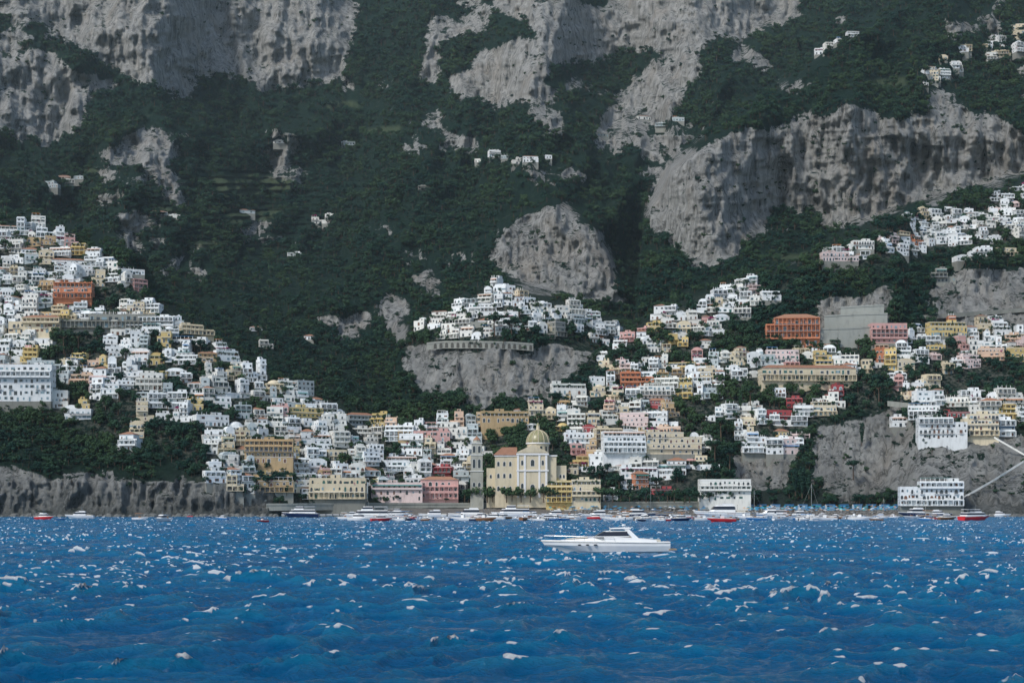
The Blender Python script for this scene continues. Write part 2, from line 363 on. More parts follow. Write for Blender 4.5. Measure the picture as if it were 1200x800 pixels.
def storey(mb,R,x0,x1,y0,y1,z,h,wall,style,arch,frame,shut):
    mb.box(x0,x1,y0,y1,z,z+h,wall,M_ROOF)
    q=h/3.2
    w=x1-x0; sp=style['sp']*R.uniform(.85,1.2)*q; n=max(1,int(w/sp))
    bal=R.random(); off=R.uniform(-.3,.3)
    if R.random()<0.32 and w>5:
        e=R.uniform(1.6,2.6); mb.box(x0,x1,y0-e,y0-.003,z-0.25,z+0.02,wall); mb.box(x0-.1,x1+.1,y0-e-.1,y0-.003,z+h-.45,z+h-.05,wall)
        k=max(2,int(w/2.8))
        for i in range(k+1):
            x=x0+.2+(w-.4)*i/k; mb.box(x-.2,x+.2,y0-e,y0-e+.4,z+.02,z+h-.45,wall)
            if i<k and arch:
                xa=x+.2; xb=x0+.2+(w-.4)*(i+1)/k-.2; zt=z+h-.45; rr=(xb-xa)/2
                for sg,xx in ((1,xa),(-1,xb)):
                    mb.poly([(xx,y0-e+.1,zt)]+[(xx+sg*rr*(1-math.cos(a)),y0-e+.1,zt-rr*.6*(1-math.sin(a))) for a in np.linspace(0,math.pi/2,4)],wall)
        if z>2: mb.box(x0+.2,x1-.2,y0-e+.1,y0-e+.2,z+.02,z+.95,wall if R.random()<.5 else M_RAIL)
        bal=0.5
    for i in range(n):
        s=x0+w*(i+0.5)/n+off
        if R.random()<0.14: continue
        door=R.random()<0.45
        ww=R.choice((0.85,1.0,1.2,1.6))*q
        r=R.random(); wm=M_WIN if r<0.68 else (shut or M_SHUTB) if r<.88 else M_SHUTL
        if door: add_window(mb,('f',y0),s,z+0.12,ww+0.1,R.uniform(2,2.3)*q,arch,frame,wm)
        else: add_window(mb,('f',y0),s,z+0.95+R.uniform(-.1,.2),ww,R.choice((1.1,1.35,1.5))*q,arch and R.random()<0.5,frame,wm,shut if R.random()<0.5 else None)
        if bal<0.3 and door and z>2:
            mb.box(s-1.2,s+1.2,y0-1.0,y0,z-0.12,z+0.06,M_TRIM); rail(mb,s-1.2,s+1.2,y0,z+0.06,1.0,R)
    if bal>0.66 and z>2:
        mb.box(x0+0.2,x1-0.2,y0-1.4,y0,z-0.14,z+0.06,M_TRIM)
        if R.random()<0.5: rail(mb,x0+0.2,x1-0.2,y0,z+0.06,1.4,R)
        else: mb.box(x0+0.2,x1-0.2,y0-1.4,y0-1.25,z+0.06,z+0.95,wall)
        if R.random()<0.25:
            am=R.choice(M_AWN); mb.poly([(x0+.4,y0-1.5,z+2.1),(x1-.4,y0-1.5,z+2.1),(x1-.4,y0-.02,z+2.7),(x0+.4,y0-.02,z+2.7)],am)
    d=y1-y0; m=max(1,int(d/3.4))
    for k,c in (('l',x0),('r',x1)):
        for i in range(m):
            if R.random()<0.6: add_window(mb,(k,c),y0+d*(i+0.5)/m,z+0.95,0.95,1.3,arch,frame,M_WIN)
    if R.random()<0.4: mb.box(x0-0.12,x1+0.12,y0-0.12,y1,z+h,z+h+0.2,M_TRIM)
def parapet(mb,x0,x1,y0,y1,z,wall,R,h=0.9):
    t=0.22
    mb.box(x0,x1,y0,y0+t,z,z+h,wall)
    mb.box(x0,x0+t,y0+t,y1,z,z+h,wall); mb.box(x1-t,x1,y0+t,y1,z,z+h,wall)
def pergola(mb,x0,x1,y0,y1,z,R):
    n=max(2,int((x1-x0)/2.6))
    for i in range(n+1):
        x=x0+(x1-x0)*i/n
        mb.box(x-0.13,x+0.13,y0,y0+0.26,z,z+2.4,M_TRIM)
    c=R.random()
    m=M_PLANT if c<0.6 else (M_BOUG if c<0.64 else R.choice(M_AWN))
    mb.box(x0-0.2,x1+0.2,y0-0.2,y1,z+2.4,z+2.58,m)
    if m in (M_PLANT,M_BOUG):
        for i in range(3): clump(mb,R.uniform(x0,x1),R.uniform(y0,y1),z+2.5,R.uniform(.6,1.1),m,R,10)
def clump(mb,x,y,z,r,mat,R,n=14):
    for _ in range(n):
        a=R.random()*6.28;e=R.random()*1.5;rr=r*R.uniform(0.5,1)
        c=Vector((x+rr*math.cos(a)*math.cos(e),y+rr*math.sin(a)*math.cos(e),z+rr*math.sin(e)))
        q=Vector((R.uniform(-1,1),R.uniform(-1,1),R.uniform(-1,1))).normalized(); p=q.orthogonal().normalized(); w=q.cross(p)
        k=r*0.38
        mb.poly([c+p*k+w*k,c-p*k+w*k,c-p*k-w*k,c+p*k-w*k],mat)
def house_mesh(R,w,ns,d,wall,tile=None,fh=3.2,found=12,arch=None,wide=False,stonebase=False):
    mb=MB(); W=WALLS[wall]
    arch=R.random()<0.45 if arch is None else arch
    frame=M_TRIM if wall not in('white','offwhite','stone','grey') and R.random()<0.8 else None
    shut=R.choice((None,M_SHUT,M_SHUTB,M_SHUTL,None)); style={'sp':R.uniform(2.1,3.3),'wide':wide}
    mb.box(-w/2,w/2,0,d,-found,0,WALLS['stone'] if (stonebase or R.random()<0.5) else W)
    x0,x1,y0=-w/2,w/2,0.0; z=0
    for s in range(ns):
        if s>0 and (not wide or s==ns-1) and R.random()<0.66:
            ox0,ox1,oy=x0,x1,y0
            c=R.random()
            if c<0.45: y0+=R.uniform(2,3.2)
            elif c<0.7: x0+=w*R.uniform(0.15,0.4)
            else: x1-=w*R.uniform(0.15,0.4)
            if x1-x0<3.5 or d-y0<3: x0,x1,y0=ox0,ox1,oy
            else:
                parapet(mb,ox0,ox1,oy,d,z,W,R)
                if y0>oy+1.5 and R.random()<0.5: pergola(mb,x0+0.5,x1-0.5,oy+0.5,y0,z,R)
                for _ in range(R.randint(0,3)): clump(mb,R.uniform(ox0,ox1),oy+0.7,z+0.3,R.uniform(0.6,1.2),M_PLANT if R.random()<0.85 else M_BOUG,R)
        storey(mb,R,x0,x1,y0,d,z,fh,W,style,arch,frame,shut)
        z+=fh
    t=tile if tile is not None else R.random()<0.10
    ww=x1-x0
    if t:
        h=min(ww,d-y0)*0.22; e=0.5
        a,bx=x0-e,x1+e; c,dd=y0-e,d+e; mid=(c+dd)/2; ins=min((dd-c)/2,ww/2.2)
        r1=(a+ins,mid,z+h+0.2); r2=(bx-ins,mid,z+h+0.2)
        A=[(a,c,z+0.2),(bx,c,z+0.2),(bx,dd,z+0.2),(a,dd,z+0.2)]
        mb.box(a+.2,bx-.2,c+.2,dd-.2,z+0.003,z+0.19,M_TRIM)
        mb.poly([A[0],A[1],r2,r1],M_TILE);mb.poly([A[1],A[2],r2],M_TILE);mb.poly([A[2],A[3],r1,r2],M_TILE);mb.poly([A[3],A[0],r1],M_TILE)
    else:
        c=R.random()
        parapet(mb,x0,x1,y0,d,z,W,R,R.uniform(0.3,1.0))
        if c<0.16 and ww<14:
            n=8; r=ww/2-0.4; hh=min(r,2.2)
            rings=[[( (x0+x1)/2+r*math.cos(math.pi*i/n),y,z+hh*math.sin(math.pi*i/n)) for i in range(n+1)] for y in (y0+0.5,d-0.3)]
            mb.loft(rings,W)
        elif c<0.22 and ww<14:
            r=min(ww,d-y0)/2-0.7; cx=(x0+x1)/2; cy=(y0+d)/2
            mb.loft([[(cx+r*math.cos(k)*math.cos(2*math.pi*i/12),cy+r*math.cos(k)*math.sin(2*math.pi*i/12),z+r*0.7*math.sin(k)) for i in range(12)] for k in (0,0.3,0.7,1.1,1.5)],W)
        elif c<0.65:
            bw=min(ww*0.45,6); bx=R.uniform(x0+0.3,x1-bw-0.3)
            mb.box(bx,bx+bw,y0+(d-y0)*0.45,d-0.4,z+0.004,z+2.4,W,M_ROOF)
            add_window(mb,('f',y0+(d-y0)*0.45),bx+bw/2,z+0.3,0.9,1.8,False,None,M_WIN)
        if R.random()<0.4: pergola(mb,x0+0.6,x0+ww*R.uniform(.3,.8),y0+0.6,y0+3.4,z,R)
        for _ in range(R.randint(0,3)):
            cx=R.uniform(x0+.6,x1-.6); cy=R.uniform(y0+1.,d-.6); mb.box(cx-.3,cx+.3,cy-.3,cy+.3,z+0.005,z+R.uniform(1,1.8),W)
    return mb
def yaw_at(u,v):
    D0=Dat(u-14,v);D1=Dat(u+14,v); Dm=Dat(u,v)
    g=(D1-D0)/(28*K*Dm); return max(-0.6,min(0.6,math.atan(g)))*0.75
tree_pts=[]
hcount=0
PAL={'LT':['white']*20+['offwhite']*8+['cream']*4+['yellow','ochre','peach','pink','palepink','grey','grey','grey'],
     'CT':['white']*12+['offwhite']*7+['cream']*4+['yellow','ochre','peach','pink','palepink','red','grey','grey'],
     'KN':['white']*8+['offwhite']*6+['grey','cream','stone'],
     'R1':['white']*12+['offwhite']*4+['palepink','orange','cream','peach'],
     'R2':['white']*10+['offwhite']*5+['cream']*2+['pink','yellow','palepink'],
     'R3':['white']*16+['offwhite']*8+['cream']*5+['yellow','yellow','peach','pink','palepink','palepink','red','red','ochre','orange','grey']}
for key,poly in TOWN.items():
    R=random.Random(sum(map(ord,key))+3)
    us_=[p[0] for p in poly]; vs_=[p[1] for p in poly]
    v=min(vs_)+3
    small=key in('KN','R1','R2')
    while v<max(vs_):
        u=min(us_)+R.uniform(0,15)
        while u<max(us_):
            vv=v+R.uniform(-4,4)
            Dl=Dat(u,vv); mpp=K*Dl
            w=R.uniform(6,12) if small else (R.uniform(6,13) if R.random()<0.84 else R.uniform(14,24))
            wp=w/mpp; uc=u+wp/2
            ok=bool(inpoly(np.array([uc]),np.array([vv]),poly)[0])
            ex=any(bool(inpoly(np.array([uc]),np.array([vv]),e)[0]) for e in EXCL)
            if ok:
                green=vn(np.array([uc/35.0]),np.array([vv/22.0]),91)[0]
                skip=ex or green>{'LT':0.75,'CT':0.78,'R1':0.86,'KN':0.90}.get(key,0.66) or R.random()<0.08
                if skip:
                    for _ in range(4):
                        uu=uc+R.uniform(-wp/2,wp/2); v2=vv+R.uniform(-5,5); tree_pts.append((*P(uu,v2,Dat(uu,v2)),R.uniform(4,9)))
                else:
                    ns=R.choice((1,2,2,3)) if small else R.choice((1,2,2,3,3,4))
                    if w>16: ns=min(ns,3)
                    col=R.choice(PAL[key])
                    edge=at_(town,uc,vv+16)<0.5
                    mb=house_mesh(R,w,ns,R.uniform(7,11),col,wide=w>16,fh=R.uniform(2.8,3.5),stonebase=edge)
                    x,y,z=P(uc,vv,Dat(uc,vv))
                    mb.obj('house',(x,y,z),yaw_at(uc,vv)+R.uniform(-0.25,0.25)); hcount+=1
                    if R.random()<0.65: tree_pts.append((*P(u,vv+2,Dat(u,vv+2)-3),R.uniform(3,6.5)))
            u+=wp*R.uniform(0.9,1.13)
        v+= (9.0 if small else 10.2)*R.uniform(0.9,1.15)
R=random.Random(5)
def special(name,u,v,wpx,ns,col,d=10,tile=False,fh=3.4,rot=None,arch=False,dd=0):
    Dl=Dat(u,v)+dd; mb=house_mesh(R,wpx*K*Dl,ns,d,col,tile=tile,fh=fh,arch=arch,wide=True)
    return mb.obj(name,P(u,v,Dl),yaw_at(u,v)*0.5 if rot is None else rot)
special('palazzo',929,405,62,4,'orange',16,True,4.9,rot=-0.1)
special('hotel',948,446,112,2,'cream',12,True,4.2,rot=0.05,dd=-8)
special('hotel',128,384,108,2,'stone',10,False,4.5,rot=0.05,dd=-6)
special('villa',85,349,44,3,'orange',9,False,3.6,rot=0.05,dd=-6)
special('hotel',28,470,62,6,'white',12,False,3.7,dd=-10,rot=0.05)
special('hotel',40,390,60,3,'cream',10,True,3.4,dd=-6)
special('hotel',985,306,44,2,'palepink',9,False,3.2,rot=0.1,dd=-8)
special('hotel',1010,292,30,2,'offwhite',9,False,3.2,rot=0.1,dd=-8)
special('hotel',1112,394,44,3,'yellow',10,False,3.4,rot=0.1,dd=-10)
special('hotel',1042,402,42,4,'pink',10,False,3.3,rot=0,dd=-6)
special('hotel',790,532,66,4,'cream',10,False,3.4,rot=0.1,arch=True,dd=-12)
special('hotel',732,530,50,4,'white',10,False,3.3,rot=0.1,arch=True,dd=-14)
special('restaurant',395,584,66,3,'cream',10,False,4.0,rot=0,arch=True,dd=-12)
special('restaurant',465,586,60,3,'palepink',10,False,3.4,rot=0,arch=True,dd=-10)
special('restaurant',515,584,44,3,'pink',10,True,3.8,rot=0,arch=True,dd=-8)
special('hotel',592,495,56,2,'ochre',10,False,3.5,rot=0.1,dd=-10)
special('hotel',315,542,56,4,'ochre',10,False,3.3,rot=0.1,dd=-12)
special('restaurant',1092,592,72,4,'white',12,False,3.3,rot=-0.15,arch=True,dd=-14)
special('restaurant',850,586,60,4,'offwhite',9,False,3.0,rot=0,arch=True,dd=-18)
special('house',655,588,30,4,'yellow',8,False,3.1,rot=0,arch=True,dd=-14)
special('house',687,587,34,4,'cream',8,False,3.1,rot=0,arch=True,dd=-14)
special('hotel',1105,514,56,4,'white',10,False,3.2,rot=-0.1,dd=-8)
special('hotel',1150,510,40,4,'cream',10,False,3.3,rot=-0.1,dd=-8)
SM=[(565,190,18,1,'offwhite'),(580,184,14,2,'white'),(594,186,14,1,'grey'),(608,192,16,2,'offwhite'),(622,190,18,2,'white'),(640,186,14,1,'white'),(330,168,20,1,'offwhite'),
   (371,262,12,2,'offwhite'),(384,262,14,3,'offwhite'),(408,170,16,1,'grey'),
   (345,300,16,1,'white'),(290,250,18,1,'grey'),(300,388,14,1,'white'),(312,408,16,2,'offwhite'),(362,398,12,1,'white'),(60,220,16,2,'grey'),(78,214,18,2,'offwhite'),(92,210,12,1,'grey'),(186,252,20,1,'grey'),(204,256,14,1,'offwhite'),(780,148,24,1,'grey'),(755,140,16,1,'offwhite'),(795,142,14,1,'grey'),
   (962,64,14,2,'white'),(975,58,16,2,'offwhite'),(988,50,16,1,'white'),(1000,44,14,2,'white'),(497,222,14,1,'stone'),(705,160,18,1,'stone'),
   (905,352,22,2,'white'),(886,358,14,2,'offwhite'),(870,372,20,2,'offwhite'),(1105,330,30,3,'stone'),(1150,300,26,2,'white'),(1180,300,24,2,'cream'),(1130,306,18,1,'white'),(1085,470,22,2,'white'),(1055,500,18,2,'white'),(148,528,26,3,'white'),(1185,478,30,4,'offwhite'),(885,530,30,4,'white'),(908,532,20,3,'white'),(928,532,24,3,'palepink')]
R3_=random.Random(77)
for i in range(44):
    t=R3_.random(); uu=1082+t*150; vv=86-t*52+R3_.uniform(-12,16)
    SM.append((uu,vv,R3_.uniform(9,18),R3_.choice((1,1,2,2,3)),R3_.choice(('white','white','offwhite','white','cream'))))
for (u,v,w,ns,c) in SM:
    Dl=Dat(u,v); mb=house_mesh(R,w*K*Dl,ns,8,c,fh=3.2*max(1,Dl/1450),stonebase=True,found=8); mb.obj('house',P(u,v,Dl-4),R.uniform(-.2,.3))

# ------------------------------------------------------------ church
def church():
    u,v=612,583; Dl=Dat(u,v)-14; mp=K*Dl; root=bpy.data.objects.new('church',None); scene.collection.objects.link(root)
    root.location=P(u,v,Dl); C=WALLS['cream']; Wt=M_TRIM
    def X(uu): return (uu-u)*mp
    def Z(vv): return (v-vv)*mp
    mb=MB()
    mb.box(X(580),X(652),0,30,-6,Z(533),C,M_ROOF)
    mb.box(X(570),X(580),4,26,-6,Z(548),C,M_ROOF)
    mb.box(X(652),X(664),3,24,-6,Z(545),C,M_ROOF)
    mb.box(X(606),X(642),-2,0,-6,Z(530),C)
    fy=-2
    for uu in (607,615,632,640): mb.box(X(uu)-.6,X(uu)+.6,fy-.35,fy,0,Z(533),Wt)
    mb.box(X(605),X(643),fy-.6,fy,Z(533),Z(531),Wt); mb.box(X(605),X(643),fy-.6,fy,Z(552),Z(550.5),Wt)
    mb.loft([[(X(605),y,Z(530)),(X(643),y,Z(530)),(X(624),y,Z(521))] for y in (fy-.4,10)],C)
    for (uu,zz,w,h,ar) in [(624,577,2.6,5.0,True),(612,572,1.6,3,True),(636,572,1.6,3,True),(624,546,2.2,4,True),(612,545,1.4,3,True),(636,545,1.4,3,True)]:
        add_window(mb,('f',fy),X(uu),Z(zz),w,h,ar,Wt,M_WIN)
    for uu in (584,591,598):
        for vv in (575,560,546): add_window(mb,('f',0),X(uu),Z(vv),1.4,2.8,True,Wt,M_WIN)
    for uu in (575,657,661):
        for vv in (574,560): add_window(mb,('f',4 if uu<600 else 3),X(uu),Z(vv),1.2,2.2,True,Wt,M_WIN)
    mb.box(X(579),X(606),-.5,0,Z(534.5),Z(533),Wt); mb.box(X(643),X(653),-.5,0,Z(534.5),Z(533),Wt)
    mb.obj('walls',parent=root)
    mb=MB()
    a=[(X(578),-.8,Z(533)),(X(606),-.8,Z(533)),(X(606),22,Z(533)),(X(578),22,Z(533))]; r1=(X(588),10,Z(523));r2=(X(606),10,Z(523))
    mb.poly([a[0],a[1],r2,r1],M_TILE);mb.poly([a[2],a[3],r1,r2],M_TILE);mb.poly([a[3],a[0],r1],M_TILE);mb.poly([a[1],a[2],r2],M_TILE)
    mb.obj('tiled_roof',parent=root)
    mb=MB(); cx,cy=X(631),14; n=32; r=13.2*mp
    def ring(rr,z,k=n): return [(cx+rr*math.cos(2*math.pi*i/k),cy+rr*math.sin(2*math.pi*i/k),z) for i in range(k)]
    mb.loft([ring(r*1.0,Z(535)),ring(r*1.0,Z(518))],C)
    mb.loft([ring(r*1.1,Z(519)),ring(r*1.1,Z(517.5))],Wt)
    for i in range(12):
        a=2*math.pi*(i+.5)/12; q=r*1.015
        t=Vector((-math.sin(a),math.cos(a),0)); c0=Vector((cx+q*math.cos(a),cy+q*math.sin(a),0))
        mb.poly([c0+t*s*.7+Vector((0,0,zz)) for s,zz in ((-1,Z(530)),(1,Z(530)),(1,Z(522)),(-1,Z(522)))],M_WIN)
    mb.obj('drum',parent=root)
    mb=MB(); m,nt,b=newmat('majolica_dome')
    tc=N(nt,'ShaderNodeTexCoord')
    n1=noise(nt,tc.outputs['Object'],1.2,4)
    nt.links.new(ramp(nt,n1,[(0.35,(0.30,0.26,0.12)),(0.55,(0.23,0.24,0.13)),(0.7,(0.38,0.31,0.16))]),b.inputs['Base Color']); b.inputs['Roughness'].default_value=0.35
    H=15.5*mp
    mb.loft([ring(r*1.04*math.cos(k),Z(517.5)+H*math.sin(k)) for k in np.linspace(0,1.45,9)],m)
    mb.obj('dome',parent=root,smooth=True)
    mb=MB()
    for i in range(12):
        a=2*math.pi*i/12; pts=[Vector((cx+r*1.06*math.cos(k)*math.cos(a),cy+r*1.06*math.cos(k)*math.sin(a),Z(517.5)+H*1.01*math.sin(k))) for k in np.linspace(0,1.45,7)]
        for p,q in zip(pts[:-1],pts[1:]): mb.rod(p,q,0.2,C,4)
    mb.cyl(cx,cy,Z(502.5),Z(497),1.1,1.0,C,8); mb.cyl(cx,cy,Z(497),Z(493.5),1.2,0.1,m,8); mb.rod((cx,cy,Z(493.5)),(cx,cy,Z(490)),.09,M_RAIL)
    mb.obj('lantern',parent=root)
    S=wall_mat('bell_tower_stone',(0.40,0.40,0.34)); Wt=WALLS['offwhite']; mb=MB(); x0,x1=X(551),X(566)
    w=x1-x0
    mb.box(x0,x1,2,2+w,-8,Z(552),S)
    mb.box(x0-.4,x1+.4,1.6,2.4+w,Z(552),Z(551),Wt)
    mb.box(x0+.3,x1-.3,2.3,1.7+w,Z(551),Z(533),S); mb.box(x0,x1,2,2+w,Z(533),Z(532),Wt)
    mb.box(x0+.8,x1-.8,2.8,1.2+w,Z(532),Z(519),S); mb.box(x0+.5,x1-.5,2.5,1.5+w,Z(519),Z(518),Wt)
    xc=(x0+x1)/2; mb.cyl(xc,2+w/2,Z(518),Z(515),w*.32,w*.3,S,8); mb.cyl(xc,2+w/2,Z(515),Z(510),w*.32,.1,M_TILE,8)
    for f,zb,h in ((2.3,548,5.5),(2.8,530,4.2),(2,570,2.6)):
        for s in (-1.6,1.6): add_window(mb,('f',f),xc+s,Z(zb),1.6,h,True,Wt,M_WIN)
        add_window(mb,('r',x1-(f-2)),2+w/2,Z(zb),1.8,h,True,Wt,M_WIN)
        add_window(mb,('l',x0+(f-2)),2+w/2,Z(zb),1.8,h,True,Wt,M_WIN)
    mb.obj('bell_tower',parent=root)
church()

# ------------------------------------------------------------ stone walls / roads
def wallstrip(name,pts,hpx,mat,thick=1.2,arches=False,cap=True):
    mb=MB(); P3=[]
    for (a,b),(c,d) in zip(pts[:-1],pts[1:]):
        n=max(1,int(abs(c-a)/6))
        for i in range(n): t=i/n; P3.append((a+(c-a)*t,b+(d-b)*t))
    P3.append(pts[-1])
    Ds=[Dat(u,v) for u,v in P3]; k=3
    Dsm=[min(Ds[max(0,i-k):i+k+1])-1 for i in range(len(Ds))]
    Dsm=[sum(Dsm[max(0,i-k):i+k+1])/len(Dsm[max(0,i-k):i+k+1]) for i in range(len(Dsm))]
    fr=[P(u,v,d) for (u,v),d in zip(P3,Dsm)]
    for p,q,d in zip(fr[:-1],fr[1:],Dsm):
        h=hpx*K*d
        def vv(p,dy,dz): return (p[0],p[1]+dy,p[2]+dz)
        mb.poly([vv(p,0,-2.5*min(1,hpx/3)),vv(q,0,-2.5*min(1,hpx/3)),vv(q,0,h),vv(p,0,h)],mat)
        mb.poly([vv(p,0,h),vv(q,0,h),vv(q,thick+4,h),vv(p,thick+4,h)],M_ROOF)
        if cap: mb.poly([vv(p,-.3,h-.2),vv(q,-.3,h-.2),vv(q,-.3,h+.9),vv(p,-.3,h+.9)],M_TRIM if cap==2 else mat)
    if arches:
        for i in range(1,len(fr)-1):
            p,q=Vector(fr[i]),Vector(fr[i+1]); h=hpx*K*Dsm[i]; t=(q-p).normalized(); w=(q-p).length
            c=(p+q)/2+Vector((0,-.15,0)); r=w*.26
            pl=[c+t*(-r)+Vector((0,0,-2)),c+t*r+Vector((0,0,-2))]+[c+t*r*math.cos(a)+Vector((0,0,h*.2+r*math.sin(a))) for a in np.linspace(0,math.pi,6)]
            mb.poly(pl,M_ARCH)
    return mb.obj(name)
ST=WALLS['stone']
ST2=wall_mat('retaining_concrete',(0.33,0.35,0.32),0.05)
wallstrip('road_viaduct',[(500,406),(520,404),(560,404),(600,405),(625,407)],3.2,ST,arches=True,cap=True)
wallstrip('retaining_wall',[(960,406),(1000,405),(1040,402)],20,ST2,thick=2)
wallstrip('retaining_wall',[(966,386),(1000,384),(1040,383)],15,ST2,thick=2)
wallstrip('retaining_wall',[(985,370),(1015,368),(1036,367)],9,ST2,thick=2)
for pts,h in [([(1075,372),(1130,368),(1210,362)],2.2),([(1040,472),(1100,478)],2.5)]:
    wallstrip('stone_wall',pts,h,ST,cap=False)
wallstrip('promenade_wall',[(312,594),(420,593),(560,593),(700,592),(860,591),(880,590)],2.5,ST,thick=3)
wallstrip('stairway',[(1130,582),(1165,562),(1200,540)],0.9,WALLS['offwhite'],thick=-3,cap=False)
wallstrip('stairway',[(1205,535),(1165,512)],0.9,WALLS['offwhite'],thick=-3,cap=False)

# ------------------------------------------------------------ trees
def tree_mesh(name,seed,kind):
    R=random.Random(seed); mb=MB()
    leaf=M_LEAF if kind in('broad','bush') else M_LEAFD
    def leafs(c,rx,rz,n,k):
        for _ in range(n):
            d=Vector((R.gauss(0,1),R.gauss(0,1),R.gauss(0,1))).normalized()*R.uniform(0.55,1.0)
            p=Vector(c)+Vector((d.x*rx,d.y*rx,d.z*rz))
            q=(d*1.4+Vector((R.uniform(-1,1),R.uniform(-1,1),R.uniform(-.4,1)))*.6).normalized(); a=q.orthogonal().normalized(); w=q.cross(a); th=R.random()*6.28
            a,w=a*math.cos(th)+w*math.sin(th),w*math.cos(th)-a*math.sin(th); kk=k*R.uniform(.6,1.3)
            mb.poly([p+a*kk,p+w*kk*.8,p-a*kk,p-w*kk*.8],leaf)
    if kind=='broad' or kind=='bush':
        th=0.35 if kind=='broad' else 0.15
        mb.rod((0,0,-.15),(0.02,0,th),0.035,M_BARK,6)
        for i in range(7 if kind=='broad' else 9):
            a=R.random()*6.28; rr=R.uniform(.12,.34)*(1 if kind=='broad' else 1.5); z=R.uniform(th+.02,.82) if kind=='broad' else R.uniform(.12,.55)
            c=(rr*math.cos(a),rr*math.sin(a),z)
            mb.rod((0.02,0,th*.8),c,0.013,M_BARK,4); leafs(c,R.uniform(.18,.28),R.uniform(.14,.22),44,.068)
    elif kind=='pine':
        mb.rod((0,0,-.1),(.04,0,.4),.03,M_BARK,6); mb.rod((.04,0,.4),(0.02,.02,.7),.022,M_BARK,6)
        for i in range(10):
            a=R.random()*6.28; rr=R.uniform(.08,.42); c=(rr*math.cos(a),rr*math.sin(a),R.uniform(.74,.88))
            mb.rod((0.03,0.02,.6),c,.01,M_BARK,4); leafs(c,.17,.085,40,.05)
    else:
        mb.rod((0,0,-.1),(0,0,.3),.02,M_BARK,6)
        for i in range(14):
            z=.1+i*.064; leafs((R.uniform(-.01,.01),R.uniform(-.01,.01),z),.115*math.sin(math.pi*min(1,.25+.75*(1-i/14.))**.8)+.02,.06,34,.035)
    return mb
def scatter(name,pts,kind,seeds):
    R=random.Random(3); groups=[[] for _ in seeds]
    for p in pts: groups[R.randrange(len(seeds))].append(p)
    for g,sd in zip(groups,seeds):
        if not g: continue
        v=[];f=[]
        for (x,y,z,s) in g:
            a=R.random()*6.28; h=s/math.sqrt(2); n=len(v)
            for i in range(4): v.append((x+h*math.cos(a+i*math.pi/2),y+h*math.sin(a+i*math.pi/2),z))
            f.append((n,n+1,n+2,n+3))
        me=bpy.data.meshes.new(name); me.from_pydata(v,[],f); par=bpy.data.objects.new(name,me); scene.collection.objects.link(par)
        par.instance_type='FACES'; par.use_instance_faces_scale=True; par.instance_faces_scale=1.0; par.show_instancer_for_render=False
        tree_mesh('crown',sd,kind).obj(kind+'_tree_model',parent=par)
rng=np.random.RandomState(4)
fp=[]
cu=rng.uniform(-160,1360,80000); cv=rng.uniform(-60,600,80000)
gap=fbm(cu/30,cv/22,71,3)
for u,v,g in zip(cu,cv,gap):
    if at_(town,u,v)>0.5: continue
    if at_(town,u,v-6)>0.5 and rng.rand()<0.5: continue
    if v>592 or (v>572 and u<320): continue
    if at_(field,u,v)>0.3 and rng.rand()<0.88: continue
    rk=at_(rock_vis,u,v)
    if rk>0.42 and rng.rand()>(0.012 if g<0.18 else 0.28): continue
    if g>0.22 and rng.rand()<0.62: continue
    if rng.rand()<0.33: continue
    Dl=Dat(u,v); s=rng.uniform(3.8,10)*(Dl/1300)**0.7
    if rk>0.42: s*=0.6
    fp.append((*P(u,v,Dl),s))
k=len(fp)
br=[p for i,p in enumerate(fp) if i%5<2]; bu=[p for i,p in enumerate(fp) if i%5 in(2,3)]; pi=[p for i,p in enumerate(fp) if i%5==4]
scatter('forest',br,'broad',[1,2,3]); scatter('shrubs',[(x,y,z,s*.85) for x,y,z,s in bu],'bush',[4,5]); scatter('pine_forest',[(x,y,z,s*.9) for x,y,z,s in pi],'pine',[6,7])
scatter('town_trees',tree_pts,'broad',[8,9])
def one_tree(name,kind,u,v,h,dd=-4,seed=0,cache={}):
    key=(kind,seed)
    if key not in cache: cache[key]=tree_mesh(name,20+seed,kind).obj(name); o=cache[key]
    else:
        o=bpy.data.objects.new(name,cache[key].data); scene.collection.objects.link(o)
    D0=Dat(u,v)+dd; o.location=P(u,v,D0); o.scale=(h,h,h); o.rotation_euler[2]=random.random()*6
R=random.Random(9)
for u in list(range(545,575,9))+list(range(580,650,11))+list(range(700,860,10)): one_tree('tree','broad',u+R.uniform(-3,3),586,R.uniform(6,10),-16,R.randrange(3))
for u,v,h in [(940,580,18),(948,582,14),(932,578,16),(738,584,12),(590,400,10),(565,398,9),(250,378,11),(1010,520,14),(868,480,13),(882,478,10)]: one_tree('cypress_tree','cypress',u,v,h,-6,R.randrange(2))
for u,v,h in [(75,412,14),(92,410,13),(580,392,15),(600,396,14),(845,515,15),(855,550,15),(838,540,14),(1030,470,13),(880,475,14),(770,580,12),(725,580,13),(1000,560,12)]: one_tree('umbrella_pine','pine',u,v,h,-6,R.randrange(2))

